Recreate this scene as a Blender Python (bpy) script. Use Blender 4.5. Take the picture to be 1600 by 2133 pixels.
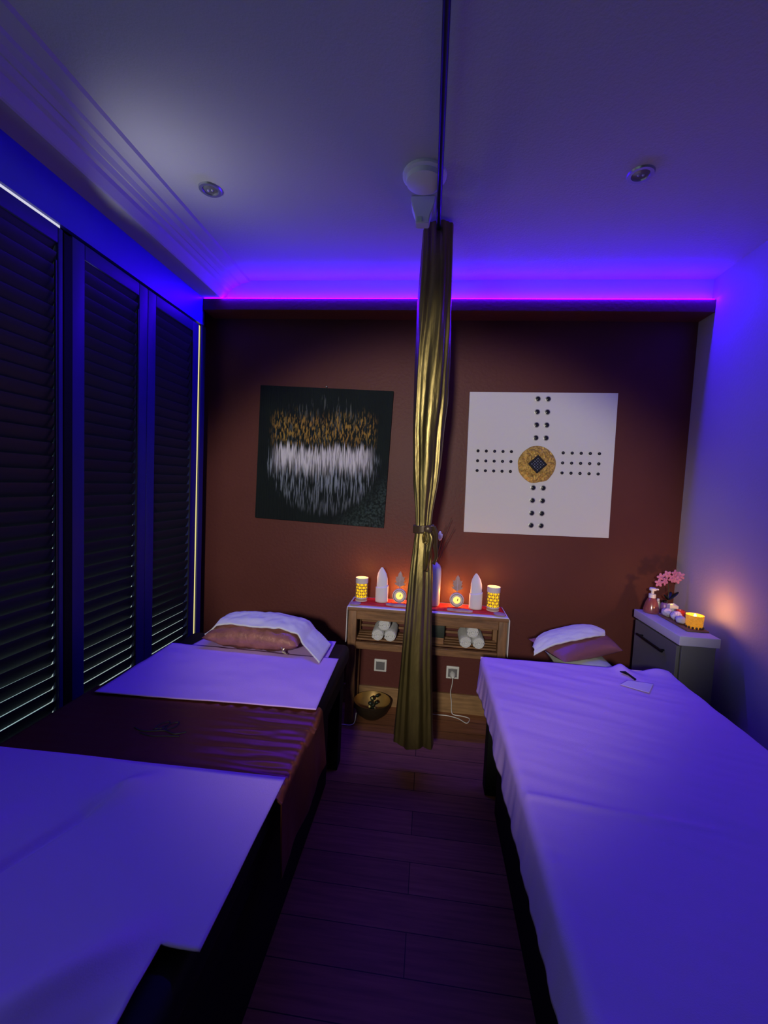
import bpy, bmesh, math, random
from mathutils import Vector, Matrix, noise, Euler
random.seed(7)
PI = math.pi
C = bpy.context.scene.collection
for o in list(bpy.data.objects): bpy.data.objects.remove(o)

# ---------------------------------------------------------------- camera
scn = bpy.context.scene
cd = bpy.data.cameras.new('camera'); cam = bpy.data.objects.new('camera', cd); C.objects.link(cam)
scn.camera = cam
cd.sensor_fit = 'HORIZONTAL'; cd.sensor_width = 36.0
cd.lens = 896.241 / 1600 * 36.0
cd.clip_start = 0.02
rv = Vector((0.99330306, 0.10578171, 0.04646788)); uv_ = Vector((-0.05284014, 0.05825516, 0.99690233)); wv = Vector((-0.10274704, 0.9926815, -0.06345455))
M = Matrix(((rv.x, uv_.x, -wv.x, 0), (rv.y, uv_.y, -wv.y, 0), (rv.z, uv_.z, -wv.z, 1.32), (0, 0, 0, 1)))
cam.matrix_world = M

# ---------------------------------------------------------------- world, exposure
w = bpy.data.worlds.new('night'); scn.world = w; w.use_nodes = True
w.node_tree.nodes['Background'].inputs[0].default_value = (0.10, 0.08, 0.30, 1)
w.node_tree.nodes['Background'].inputs[1].default_value = 0.003
vs = scn.view_settings
vs.view_transform = 'Standard'; vs.look = 'None'; vs.gamma = 1.0; vs.use_curve_mapping = False
vs.exposure = 0.0

# ---------------------------------------------------------------- large lights
def light(name, typ, loc, energy, color, target=None, **kw):
    l = bpy.data.lights.new(name, typ); l.energy = energy; l.color = color
    for k, v in kw.items(): setattr(l, k, v)
    o = bpy.data.objects.new(name, l); C.objects.link(o); o.location = loc
    if target is not None:
        o.rotation_euler = (Vector(target) - Vector(loc)).to_track_quat('-Z', 'Y').to_euler()
    return o
REAR_SPOT_W = 230; GAP_W = 0.44; LED_S = 115.0; LEDF_W = 24; PANE_S = 0.62
# unseen spot behind the camera, stands in for an assumed doorway's light
sp_ = light('rear_standin_spot', 'SPOT', (-0.25, -1.3, 1.70), REAR_SPOT_W, (1.0, 0.93, 0.80), (-0.03, 2.5, 1.00),
      spot_size=math.radians(37), spot_blend=0.45, shadow_soft_size=0.10)
sp_.scale = (1.32, 1, 1)
# daylight coming in over the shutter and washing the ceiling
light('daylight_over_shutters', 'AREA', (-1.305, 1.46, 2.08), GAP_W, (0.86, 0.87, 1.0), (-0.85, 1.62, 2.43),
      shape='RECTANGLE', size=0.5, size_y=0.03, spread=math.radians(80))
# front face of the violet LED strip on the ledge, shining out over the room
lf = light('led_strip_front', 'AREA', (0.022, 2.362, 2.323), LEDF_W, (0.035, 0.0, 1.0), None, shape='RECTANGLE', size=2.68, size_y=0.008)
lf.rotation_euler = (math.radians(-28), 0, 0)

# ---------------------------------------------------------------- materials
_m = {}
def mat(name, col, rough=0.6, metal=0.0, bump=0.0, bscale=40.0, var=0.0, vscale=6.0, emit=None, es=0.0, sheen=0.0, spec=0.5, stretch=(1, 1, 1), alpha=None, trans=0.0, coat=0.0):
    if name in _m: return _m[name]
    m = bpy.data.materials.new(name); m.use_nodes = True; nt = m.node_tree; b = nt.nodes['Principled BSDF']
    b.inputs['Base Color'].default_value = (*col, 1); b.inputs['Roughness'].default_value = rough
    b.inputs['Metallic'].default_value = metal; b.inputs['Specular IOR Level'].default_value = spec
    if sheen: b.inputs['Sheen Weight'].default_value = sheen
    if trans: b.inputs['Transmission Weight'].default_value = trans
    if coat: b.inputs['Coat Weight'].default_value = coat; b.inputs['Coat Roughness'].default_value = 0.25
    if alpha is not None: b.inputs['Alpha'].default_value = alpha
    if emit: b.inputs['Emission Color'].default_value = (*emit, 1); b.inputs['Emission Strength'].default_value = es
    tc = nt.nodes.new('ShaderNodeTexCoord'); mp = nt.nodes.new('ShaderNodeMapping'); mp.inputs['Scale'].default_value = stretch
    nt.links.new(tc.outputs['Object'], mp.inputs[0])
    if var:
        n = nt.nodes.new('ShaderNodeTexNoise'); n.inputs['Scale'].default_value = vscale; n.inputs['Detail'].default_value = 5
        r = nt.nodes.new('ShaderNodeValToRGB')
        r.color_ramp.elements[0].position = 0.3; r.color_ramp.elements[1].position = 0.7
        r.color_ramp.elements[0].color = (*[c * (1 - var) for c in col], 1); r.color_ramp.elements[1].color = (*[min(1, c * (1 + var)) for c in col], 1)
        nt.links.new(mp.outputs[0], n.inputs['Vector']); nt.links.new(n.outputs[0], r.inputs[0]); nt.links.new(r.outputs[0], b.inputs['Base Color'])
    if bump:
        n2 = nt.nodes.new('ShaderNodeTexNoise'); n2.inputs['Scale'].default_value = bscale; n2.inputs['Detail'].default_value = 6
        bp = nt.nodes.new('ShaderNodeBump'); bp.inputs['Strength'].default_value = bump; bp.inputs['Distance'].default_value = 0.01
        nt.links.new(mp.outputs[0], n2.inputs['Vector']); nt.links.new(n2.outputs[0], bp.inputs['Height']); nt.links.new(bp.outputs[0], b.inputs['Normal'])
    _m[name] = m; return m
def emis(name, col, s):
    if name in _m: return _m[name]
    m = bpy.data.materials.new(name); m.use_nodes = True; nt = m.node_tree; nt.nodes.clear()
    e = nt.nodes.new('ShaderNodeEmission'); o = nt.nodes.new('ShaderNodeOutputMaterial')
    e.inputs[0].default_value = (*col, 1); e.inputs[1].default_value = s; nt.links.new(e.outputs[0], o.inputs[0])
    _m[name] = m; return m

m_ceil = mat('ceiling_paint', (0.50, 0.50, 0.52), 0.85, bump=0.15, bscale=120)
m_white = mat('white_paint', (0.75, 0.75, 0.76), 0.7)
m_brown = mat('brown_wall_paint', (0.118, 0.033, 0.028), 0.5, spec=0.25, bump=0.12, bscale=60, var=0.08, vscale=3)
m_rwall = mat('pale_wall_paint', (0.44, 0.42, 0.46), 0.75, bump=0.1, bscale=90)
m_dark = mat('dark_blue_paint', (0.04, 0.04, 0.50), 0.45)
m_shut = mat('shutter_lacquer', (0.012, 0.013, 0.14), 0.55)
m_slat = mat('slat_lacquer', (0.022, 0.028, 0.030), 0.5, spec=0.3)
m_black = mat('black_vinyl', (0.007, 0.007, 0.009), 0.6, spec=0.15)
m_blackw = mat('black_wood', (0.006, 0.006, 0.006), 0.7, spec=0.15)
m_rod = mat('rod_metal', (0.012, 0.012, 0.02), 0.4, metal=0.6)
m_sheet = mat('violet_lit_sheet', (0.58, 0.36, 0.80), 0.85, bump=0.12, bscale=420, sheen=0.0)  # white cloth, with the violet light put into its base colour as lilac
m_towel = mat('white_terry', (0.80, 0.80, 0.80), 0.95, bump=0.6, bscale=500, sheen=0.3)
m_green = mat('pale_green_cotton', (0.42, 0.46, 0.38), 0.9)
m_satin = mat('bronze_satin', (0.24, 0.075, 0.045), 0.34, metal=0.75, bump=0.08, bscale=30)
m_pil = mat('rose_bronze_satin', (0.30, 0.12, 0.10), 0.38, metal=0.2, bump=0.3, bscale=45, var=0.2, vscale=30)
m_curt = mat('gold_curtain', (0.24, 0.185, 0.070), 0.37, metal=0.92, bump=0.25, bscale=60, stretch=(1, 1, 0.15), var=0.15, vscale=20)
m_tie = mat('dark_bronze_ribbon', (0.09, 0.055, 0.03), 0.35, metal=0.3)
m_wood = mat('acacia_wood', (0.22, 0.105, 0.045), 0.5, var=0.4, vscale=9, stretch=(1, 6, 6), bump=0.1)
m_woodv = mat('acacia_wood_upright', (0.22, 0.105, 0.045), 0.5, var=0.4, vscale=9, stretch=(6, 6, 1), bump=0.1)
m_base = mat('oak_baseboard', (0.30, 0.17, 0.075), 0.5, var=0.3, vscale=8, stretch=(1, 6, 8))
m_red = mat('red_runner', (0.62, 0.012, 0.015), 0.7, bump=0.2, bscale=200)
m_lace = mat('white_cloth', (0.78, 0.74, 0.76), 0.85)
m_steel = mat('brushed_steel', (0.45, 0.45, 0.46), 0.35, metal=0.8)
m_plast = mat('white_plastic', (0.75, 0.75, 0.74), 0.4)
m_cab = mat('grey_laminate', (0.13, 0.13, 0.12), 0.5)
m_cabt = mat('pale_laminate_top', (0.50, 0.48, 0.55), 0.5)
m_hdl = mat('black_metal', (0.01, 0.01, 0.012), 0.35, metal=0.7)
m_lant = mat('lantern_white_metal', (0.70, 0.62, 0.60), 0.5)
m_stone = mat('driftwood_slab', (0.42, 0.28, 0.30), 0.7, var=0.3, vscale=25)
m_glow = emis('candle_glow', (1.0, 0.52, 0.012), 1.25)
m_glow2 = emis('tealight_glow', (1.0, 0.66, 0.16), 1.5)
m_led = emis('violet_led', (0.05, 0.0, 1.0), LED_S)

# ---------------------------------------------------------------- helpers
def addbox(bm, x0, x1, y0, y1, z0, z1, bev=0.0, rot=None):
    t = bmesh.new(); bmesh.ops.create_cube(t, size=1)
    for v in t.verts: v.co = Vector(((x0 + x1) / 2 + v.co.x * (x1 - x0), (y0 + y1) / 2 + v.co.y * (y1 - y0), (z0 + z1) / 2 + v.co.z * (z1 - z0)))
    if bev: bmesh.ops.bevel(t, geom=t.edges[:], offset=bev, segments=3, profile=0.5, affect='EDGES')
    if rot: bmesh.ops.rotate(t, verts=t.verts, cent=Vector(((x0 + x1) / 2, (y0 + y1) / 2, (z0 + z1) / 2)), matrix=rot)
    me = bpy.data.meshes.new('t'); t.to_mesh(me); bm.from_mesh(me); bpy.data.meshes.remove(me); t.free()
    return bm
def lathe(bm, c, prof, n=28, axis='Z', cap=True):
    rings = []
    for r, h in prof:
        ring = []
        for i in range(n):
            a = 2 * PI * i / n
            p = (r * math.cos(a), r * math.sin(a), h)
            if axis == 'Y': p = (p[0], -h, p[1])
            if axis == 'X': p = (h, p[0], p[1])
            ring.append(bm.verts.new(Vector(c) + Vector(p)))
        rings.append(ring)
    for a, b in zip(rings, rings[1:]):
        for i in range(n): bm.faces.new((a[i], a[(i + 1) % n], b[(i + 1) % n], b[i]))
    if cap:
        if prof[0][0] > 1e-5: bm.faces.new(rings[0][::-1])
        if prof[-1][0] > 1e-5: bm.faces.new(rings[-1])
    return bm
def tube(bm, pts, r, n=8, r1=None, closed=False):
    pts = [Vector(p) for p in pts]; rings = []; N = len(pts)
    for i, p in enumerate(pts):
        if closed: d = pts[(i + 1) % N] - pts[i - 1]
        else: d = pts[min(i + 1, N - 1)] - pts[max(i - 1, 0)]
        d.normalize(); a = d.cross(Vector((0, 0, 1)))
        if a.length < 1e-3: a = d.cross(Vector((0, 1, 0)))
        a.normalize(); b = d.cross(a); rr = r if r1 is None else r + (r1 - r) * i / (N - 1)
        rings.append([bm.verts.new(p + a * rr * math.cos(2 * PI * k / n) + b * rr * math.sin(2 * PI * k / n)) for k in range(n)])
    m = N if closed else N - 1
    for i in range(m):
        A, B = rings[i], rings[(i + 1) % N]
        for k in range(n): bm.faces.new((A[k], A[(k + 1) % n], B[(k + 1) % n], B[k]))
    if not closed: bm.faces.new(rings[0][::-1]); bm.faces.new(rings[-1])
    return bm
def grid(bm, fn, nu, nv):
    g = [[bm.verts.new(Vector(fn(i / nu, j / nv))) for j in range(nv + 1)] for i in range(nu + 1)]
    for i in range(nu):
        for j in range(nv): bm.faces.new((g[i][j], g[i + 1][j], g[i + 1][j + 1], g[i][j + 1]))
    return bm
def ball(bm, c, r, s=(1, 1, 1), rot=None, seg=14):
    t = bmesh.new(); bmesh.ops.create_uvsphere(t, u_segments=seg, v_segments=seg // 2 + 2, radius=1)
    for v in t.verts:
        p = Vector((v.co.x * r * s[0], v.co.y * r * s[1], v.co.z * r * s[2]))
        if rot: p = rot @ p
        v.co = p + Vector(c)
    me = bpy.data.meshes.new('t'); t.to_mesh(me); bm.from_mesh(me); bpy.data.meshes.remove(me); t.free()
    return bm
def prism(bm, pts, thick, to3d):
    a = [bm.verts.new(Vector(to3d(x, y, 0))) for x, y in pts]; b = [bm.verts.new(Vector(to3d(x, y, thick))) for x, y in pts]
    n = len(pts); bm.faces.new(a[::-1]); bm.faces.new(b)
    for i in range(n): bm.faces.new((a[i], a[(i + 1) % n], b[(i + 1) % n], b[i]))
    return bm
_root = {}
def rootloc(o):
    while o.parent: o = o.parent
    return Vector(o.location)
def obj(name, bm, m, parent=None, smooth=False, solid=0.0, base=None, off=-1):
    """link a bmesh given in world coordinates as ONE object; base = where its origin goes"""
    if parent: o0 = rootloc(parent)
    elif base is not None: o0 = Vector(base)
    else: o0 = Vector((0, 0, 0))
    if o0.length: bmesh.ops.translate(bm, verts=bm.verts, vec=-o0)
    bmesh.ops.recalc_face_normals(bm, faces=bm.faces)
    me = bpy.data.meshes.new(name); bm.to_mesh(me); bm.free()
    if smooth:
        for p in me.polygons: p.use_smooth = True
        me.set_sharp_from_angle(angle=math.radians(50))
    o = bpy.data.objects.new(name, me); C.objects.link(o)
    me.materials.append(m)
    if parent: o.parent = parent
    else: o.location = o0
    if solid:
        s = o.modifiers.new('thickness', 'SOLIDIFY'); s.thickness = solid; s.offset = off
    return o
def tag(o, label, cat, group=None, kind=None):
    o['label'] = label; o['category'] = cat
    if group: o['group'] = group
    if kind: o['kind'] = kind
    return o
def thing(name, label, cat, loc, group=None):
    o = bpy.data.objects.new(name, None); o.empty_display_size = 0.05; C.objects.link(o); o.location = loc
    return tag(o, label, cat, group)
def struct(name, bm, m, parent=None, **k):
    o = obj(name, bm, m, parent, **k)
    if not parent: o['kind'] = 'structure'
    return o
def dup(root, loc, label=None):
    r = root.copy(); C.objects.link(r); r.location = loc
    if label: r['label'] = label
    for ch in list(root.children):
        c = ch.copy(); C.objects.link(c); c.parent = r
        for g in list(ch.children):
            d = g.copy(); C.objects.link(d); d.parent = c
    return r
NB = lambda: bmesh.new()
def nz(x, y, z=0.0, s=1.0): return noise.noise(Vector((x * s, y * s, z)))
def smooth01(t): t = max(0, min(1, t)); return t * t * (3 - 2 * t)

# ================================================================ SETTING
CZ = 2.43; RX = 1.37; Y0 = -1.5; YB = 2.5
# floor: planks running across
def plank_mat():
    m = bpy.data.materials.new('wood_floor'); m.use_nodes = True; nt = m.node_tree; b = nt.nodes['Principled BSDF']
    tc = nt.nodes.new('ShaderNodeTexCoord'); br = nt.nodes.new('ShaderNodeTexBrick')
    br.inputs['Color1'].default_value = (0.32, 0.13, 0.060, 1); br.inputs['Color2'].default_value = (0.22, 0.090, 0.045, 1)
    br.inputs['Mortar'].default_value = (0.03, 0.015, 0.01, 1); br.inputs['Scale'].default_value = 1.0
    br.inputs['Mortar Size'].default_value = 0.0015; br.inputs['Brick Width'].default_value = 1.2; br.inputs['Row Height'].default_value = 0.12
    mp = nt.nodes.new('ShaderNodeMapping'); mp.inputs['Scale'].default_value = (2, 30, 1)
    n = nt.nodes.new('ShaderNodeTexNoise'); n.inputs['Scale'].default_value = 2.5; n.inputs['Detail'].default_value = 6
    mx = nt.nodes.new('ShaderNodeMix'); mx.data_type = 'RGBA'; mx.blend_type = 'MULTIPLY'; mx.inputs[0].default_value = 0.7
    rp = nt.nodes.new('ShaderNodeValToRGB'); rp.color_ramp.elements[0].position = 0.3; rp.color_ramp.elements[0].color = (0.5, 0.5, 0.5, 1); rp.color_ramp.elements[1].position = 0.65
    L = nt.links.new
    L(tc.outputs['Object'], br.inputs['Vector']); L(tc.outputs['Object'], mp.inputs[0]); L(mp.outputs[0], n.inputs['Vector']); L(n.outputs[0], rp.inputs[0])
    L(br.outputs['Color'], mx.inputs[6]); L(rp.outputs[0], mx.inputs[7]); L(mx.outputs[2], b.inputs['Base Color'])
    b.inputs['Roughness'].default_value = 0.55; b.inputs['Specular IOR Level'].default_value = 0.2
    return m
struct('floor', addbox(NB(), -1.5, RX + .1, Y0, YB + .1, -0.1, 0), plank_mat())
struct('ceiling', addbox(NB(), -1.5, RX + .1, Y0, YB + .1, CZ, CZ + 0.1), m_ceil)
struct('wall_back', addbox(NB(), -1.5, RX + .1, YB, YB + 0.1, 0, CZ), m_brown)
struct('wall_right', addbox(NB(), RX, RX + 0.1, Y0, YB, 0, CZ), m_rwall)
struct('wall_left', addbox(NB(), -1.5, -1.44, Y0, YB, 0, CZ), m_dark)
struct('baseboard_back', addbox(NB(), -1.44, RX, YB - 0.018, YB, 0, 0.115, 0.003), m_base)
# bulkhead (white) above the brown wall and its ledge carrying the LED strip
struct('trim_1', addbox(NB(), -1.325, RX, 2.40, YB, 2.318, CZ), m_white)
struct('trim_2', addbox(NB(), -1.325, RX, 2.365, YB, 2.255, 2.318, 0.003), m_brown)
# cove cornice on the left, profile swept along Y
prof = [(-1.325, 2.322), (-1.222, 2.322), (-1.216, 2.326), (-1.196, 2.352), (-1.190, 2.366), (-1.178, 2.372), (-1.166, 2.386), (-1.160, 2.386), (-1.146, 2.398), (-1.126, 2.404), (-1.119, 2.412), (-1.100, 2.416), (-1.07, 2.4205), (-1.062, 2.43), (-1.325, 2.43)]
bm = NB(); prism(bm, prof, 1.0, lambda x, y, t: (x, Y0 + t * (2.40 - Y0), y))
struct('trim_3', bm, mat('cornice_paint', (0.50, 0.50, 0.50), 0.8))
# pelmet above the shutters
bm = NB(); addbox(bm, -1.345, -1.325, Y0, 2.40, 2.172, CZ); addbox(bm, -1.44, -1.325, 2.385, 2.40, 2.172, CZ)
struct('trim_4', bm, m_dark)
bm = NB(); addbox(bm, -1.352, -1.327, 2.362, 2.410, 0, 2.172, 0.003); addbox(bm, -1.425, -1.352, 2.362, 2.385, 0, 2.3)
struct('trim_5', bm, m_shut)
bm = NB(); addbox(bm, -1.375, -1.352, 1.435, 2.33, 2.10, 2.25)
struct('trim_6', bm, m_hdl)
bm = NB(); addbox(bm, -1.350, -1.323, 1.437, 1.474, 0.30, 2.150, .002)
struct('trim_7', bm, m_blackw)
bm = NB(); addbox(bm, -1.39, -1.345, Y0, 2.33, 0.0, 0.30)
struct('wall_left_sill', bm, m_shut)
# window panes behind the shutters: daylight through obscured glass
for i, (a, b_, col, st_) in enumerate([(Y0, 1.44, (0.50, 0.75, 0.78), PANE_S), (1.44, 2.355, (0.55, 0.72, 0.70), PANE_S)]):
    struct('window_%d' % (i + 1), addbox(NB(), -1.412, -1.404, a + .002, b_ - .002, 0.30, 2.165), emis('daylit_glass_%d' % i, col, st_))
struct('window_3', addbox(NB(), -1.342, -1.336, 2.333, 2.361, 0.34, 2.165), emis('daylit_slit', (0.86, 0.76, 0.28), 1.0))
struct('window_4', addbox(NB(), -1.342, -1.336, Y0, 1.435, 2.1585, 2.1715), emis('daylit_gap', (0.66, 0.66, 0.80), 1.0))
# LED strip on the ledge
led = tag(obj('led_strip', addbox(NB(), -1.32, RX - .005, 2.372, 2.380, 2.318, 2.3215), m_led, base=(0, 2.376, 2.318)),
          'glowing violet LED strip running along the ledge above the brown wall', 'led strip')

# ---------------------------------------------------------------- shutters
def shutter(y0, y1, ztop, label, ST=0.058):
    t = thing('louvered_shutter', label, 'shutter', (-1.34, (y0 + y1) / 2, 0.30), 'louvered shutters on the left wall')
    bm = NB()
    addbox(bm, -1.350, -1.325, y0, y0 + ST, 0.30, ztop, 0.003); addbox(bm, -1.350, -1.325, y1 - ST, y1, 0.30, ztop, 0.003)
    addbox(bm, -1.350, -1.325, y0 + ST, y1 - ST, ztop - 0.055, ztop, 0.003); addbox(bm, -1.350, -1.325, y0 + ST, y1 - ST, 0.30, 0.37, 0.003)
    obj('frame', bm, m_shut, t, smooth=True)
    z = 0.395; bm = NB(); a = math.radians(-66); ch = 0.0332
    while z < ztop - 0.058:
        cx, cz = -1.342, z
        sec = []
        for k in range(10):
            th = 2 * PI * k / 10; p = ch * math.cos(th); q = 0.0032 * math.sin(th)
            # inner edge low: along (+x, -z)
            sec.append((cx + p * math.cos(a) + q * math.sin(a), cz - p * math.sin(a) + q * math.cos(a)))
        prism(bm, sec, 1.0, lambda x, y, tt: (x, y0 + ST + 0.003 + tt * (y1 - y0 - 2 * ST - 0.006), y))
        z += 0.047
    obj('slats', bm, m_slat, t, smooth=True)
    bm = NB(); yy = y1 - ST - 0.018
    addbox(bm, -1.321, -1.315, yy - .003, yy + .003, 0.42, ztop - .12)
    obj('tilt_rod', bm, m_slat, t)
    return t
shutter(0.86, 1.436, 2.157, 'black louvered shutter nearest the viewer, topped by a thin white line of daylight', 0.02)
shutter(0.28, 0.85, 2.157, 'black louvered shutter beside the foot of the left massage bed, outside the view')
shutter(1.475, 1.895, 2.160, 'black louvered shutter in the middle, violet light on its upper left frame')
shutter(1.897, 2.332, 2.160, 'black louvered shutter farthest away, beside the bright vertical slit in the corner')

# ================================================================ CEILING FITTINGS
def downlight(x, y, label):
    t = thing('ceiling_downlight', label, 'downlight', (x, y, CZ), 'recessed ceiling downlights')
    bm = NB(); lathe(bm, (x, y, CZ), [(0.028, -0.001), (0.030, -0.006), (0.041, -0.006), (0.044, 0.0)], 32, cap=False)
    obj('trim_ring', bm, m_steel, t, smooth=True)
    bm = NB(); lathe(bm, (x, y, CZ), [(0.0001, -0.0035), (0.018, -0.003), (0.029, -0.001)], 24)
    obj('lens', bm, mat('lamp_lens', (0.25, 0.25, 0.3), 0.15, metal=0.3), t, smooth=True)
    bm = NB()
    for s in (-1, 1): ball(bm, (x + s * .008, y, CZ - .004), 0.004)
    obj('bulb', bm, m_plast, t)
    return t
downlight(-0.906, 1.657, 'small round recessed downlight on the left of the ceiling, near the cornice')
downlight(0.666, 1.635, 'small round recessed downlight on the right of the ceiling')
t = thing('smoke_detector', 'round white smoke detector on the ceiling beside the curtain rod', 'smoke detector', (-0.077, 1.61, CZ))
obj('base', lathe(NB(), (-0.077, 1.61, CZ), [(0.078, 0), (0.078, -0.010), (0.070, -0.014)], 40), m_white, t, smooth=True)
obj('cover', lathe(NB(), (-0.077, 1.61, CZ), [(0.066, -0.014), (0.064, -0.030), (0.045, -0.038), (0.0001, -0.040)], 40), m_white, t, smooth=True)
t = thing('emergency_light', 'small white tapered fitting hanging from the ceiling behind the smoke detector', 'light fitting', (-0.085, 1.75, CZ))
bm = NB(); zs = [(CZ, .047, .03), (2.405, .045, .03), (2.36, .028, .022), (2.335, .026, .02)]
R_ = []
for z, hx, hy in zs: R_.append([bm.verts.new((-0.083 + sx * hx, 1.75 + sy * hy, z)) for sx, sy in ((-1, -1), (1, -1), (1, 1), (-1, 1))])
for a, b_ in zip(R_, R_[1:]):
    for i in range(4): bm.faces.new((a[i], a[(i + 1) % 4], b_[(i + 1) % 4], b_[i]))
bm.faces.new(R_[0]); bm.faces.new(R_[-1])
bmesh.ops.bevel(bm, geom=bm.edges[:], offset=0.003, segments=2, affect='EDGES')
obj('housing', bm, m_white, t, smooth=True)
obj('lens', addbox(NB(), -0.104, -0.084, 1.724, 1.7285, 2.338, 2.356, 0.002), mat('pale_green_lens', (0.55, 0.7, 0.5), 0.3), t)
# rod and curtain
t = thing('curtain_rod', 'dark metal curtain rod running along the ceiling from overhead to the curtain', 'curtain rod', (-0.022, 1.0, 2.38))
obj('rod', tube(NB(), [(-0.012, Y0 + .05, 2.38), (-0.023, 2.398, 2.385)], 0.0095, 16), m_rod, t, smooth=True)
obj('wall_flange', lathe(NB(), (-0.023, 2.40, 2.384), [(0.022, 0), (0.022, 0.006), (0.012, 0.012)], 24, axis='Y'), m_rod, t, smooth=True)
bm = NB(); tube(bm, [(-0.016, 0.25, 2.389), (-0.016, 0.25, CZ)], 0.005, 10); lathe(bm, (-0.016, 0.25, CZ), [(0.018, -0.004), (0.018, 0)], 20)
obj('bracket', bm, m_rod, t)
prof = [(2.449, -0.088, 0.042), (2.106, -0.097, 0.051), (1.858, -0.095, 0.061), (1.69, -0.091, 0.06), (1.564, -0.089, 0.05), (1.436, -0.082, 0.046), (1.328, -0.075, 0.037), (1.219, -0.061, 0.021), (1.149, -0.055, 0.016), (1.099, -0.057, 0.019), (1.022, -0.064, 0.028), (0.912, -0.073, 0.036), (0.688, -0.084, 0.043), (0.462, -0.093, 0.057), (0.278, -0.104, 0.069), (0.138, -0.111, 0.079)]
CYC = 1.90; k_ = CYC / 1.95
prof = [((z - 1.32) * k_ + 1.32, a * k_, b_ * k_) for z, a, b_ in prof]
def interp(z, i):
    for p, q in zip(prof, prof[1:]):
        if q[0] <= z <= p[0]:
            f = (z - q[0]) / (p[0] - q[0]); return q[i] + (p[i] - q[i]) * f
    return prof[0][i] if z > prof[0][0] else prof[-1][i]
t = thing('tied_curtain', 'gold-brown satin curtain hanging gathered from the rod, tied in the middle with a ribbon', 'curtain', (-0.02, CYC, 0.15))
def curt(u, v):
    z = prof[-1][0] + (prof[0][0] - 0.006 - prof[-1][0]) * v
    a, b_ = interp(z, 1), interp(z, 2); cx = (a + b_) / 2; hw = (b_ - a) / 2
    th = 2 * PI * u; sag = math.exp(-((z - 1.15) / 0.13) ** 2)
    hy = hw * 0.8 + 0.01
    sq = 0.10 * abs(math.cos(2 * th)) ** 2 * 0
    f = 1 - 0.15 * (1 - 0.3 * sag) * (0.5 + 0.5 * math.cos(6 * th + 3.5 * nz(z * 0.8, 3.3))) - 0.05 * (0.5 + 0.5 * math.cos(15 * th + 6 * nz(z * 1.6, 8.1))) - 0.07 * (1 + nz(math.cos(th) * 1.6, math.sin(th) * 1.6, z * 2.2)) - 0.10 * max(0, nz(math.cos(th) * 2.2, math.sin(th) * 2.2, z * 4.0)) * (0.3 + sag)
    c, s = math.cos(th), math.sin(th)
    # boxier outline
    p = 0.75; cc = math.copysign(abs(c) ** p, c); ss = math.copysign(abs(s) ** p, s)
    hem = 0.0
    if v < 0.02: hem = 0.008 * math.cos(5 * th)
    return (cx + hw * cc * min(1.02, f + 0.15), CYC + hy * ss * f, z + hem)
bm = NB(); grid(bm, curt, 220, 150); bmesh.ops.remove_doubles(bm, verts=bm.verts, dist=1e-6)
obj('drape', bm, m_curt, t, smooth=True)
bm = NB(); ring = []
zt = 1.135
bm2 = NB()
def band(u, v):
    th = 2 * PI * u; z = zt + (v - 0.5) * 0.034 + 0.004 * math.cos(th)
    return (-0.0195 + 0.041 * math.cos(th) * (1 + .04 * math.cos(7 * th)), CYC + 0.043 * math.sin(th), z)
grid(bm2, band, 60, 6); bmesh.ops.remove_doubles(bm2, verts=bm2.verts, dist=1e-6)
tb = obj('tieback', bm2, m_tie, t, smooth=True, solid=0.004, off=1)
def strip(pts, wd, th=0.003):
    bm = NB(); n = len(pts) - 1
    def f(u, v):
        x = u * n; i = min(int(x), n - 1); fr = x - i; p = Vector(pts[i]).lerp(Vector(pts[i + 1]), fr)
        d = (Vector(pts[i + 1]) - Vector(pts[i])).normalized(); s = d.cross(Vector((0.25, -1, 0.1))).normalized()
        return p + s * (v - .5) * wd * (0.8 + .3 * math.sin(u * 5)) + Vector((0, -0.006 * math.sin(v * PI * 2), 0))
    grid(bm, f, n * 5, 6); return bm
yk = CYC - 0.052
k = obj('bow_knot', ball(NB(), (0.002, yk - .004, 1.138), 0.018, (1.0, .6, 1.0)), m_tie, tb, smooth=True)
obj('ribbon_tail', strip([(0.0, yk - .004, 1.135), (0.012, yk - .008, 1.10), (0.006, yk - .006, 1.05), (0.004, yk - .008, 0.985), (0.0, yk - .005, 0.955)], 0.034), m_curt, tb, smooth=True, solid=0.002)
obj('ribbon_tail', strip([(0.0, yk, 1.14), (0.022, yk, 1.148), (0.034, yk, 1.12), (0.038, yk + .005, 1.07), (0.045, yk + .01, 1.02), (0.034, yk + .01, .985)], 0.026), m_tie, tb, smooth=True, solid=0.002)
obj('ribbon_loop', strip([(0.0, yk - .002, 1.14), (-0.012, yk - .012, 1.11), (-0.008, yk - .012, 1.075), (0.002, yk - .01, 1.085), (0.004, yk - .006, 1.13)], 0.020), m_curt, tb, smooth=True, solid=0.002)

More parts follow.
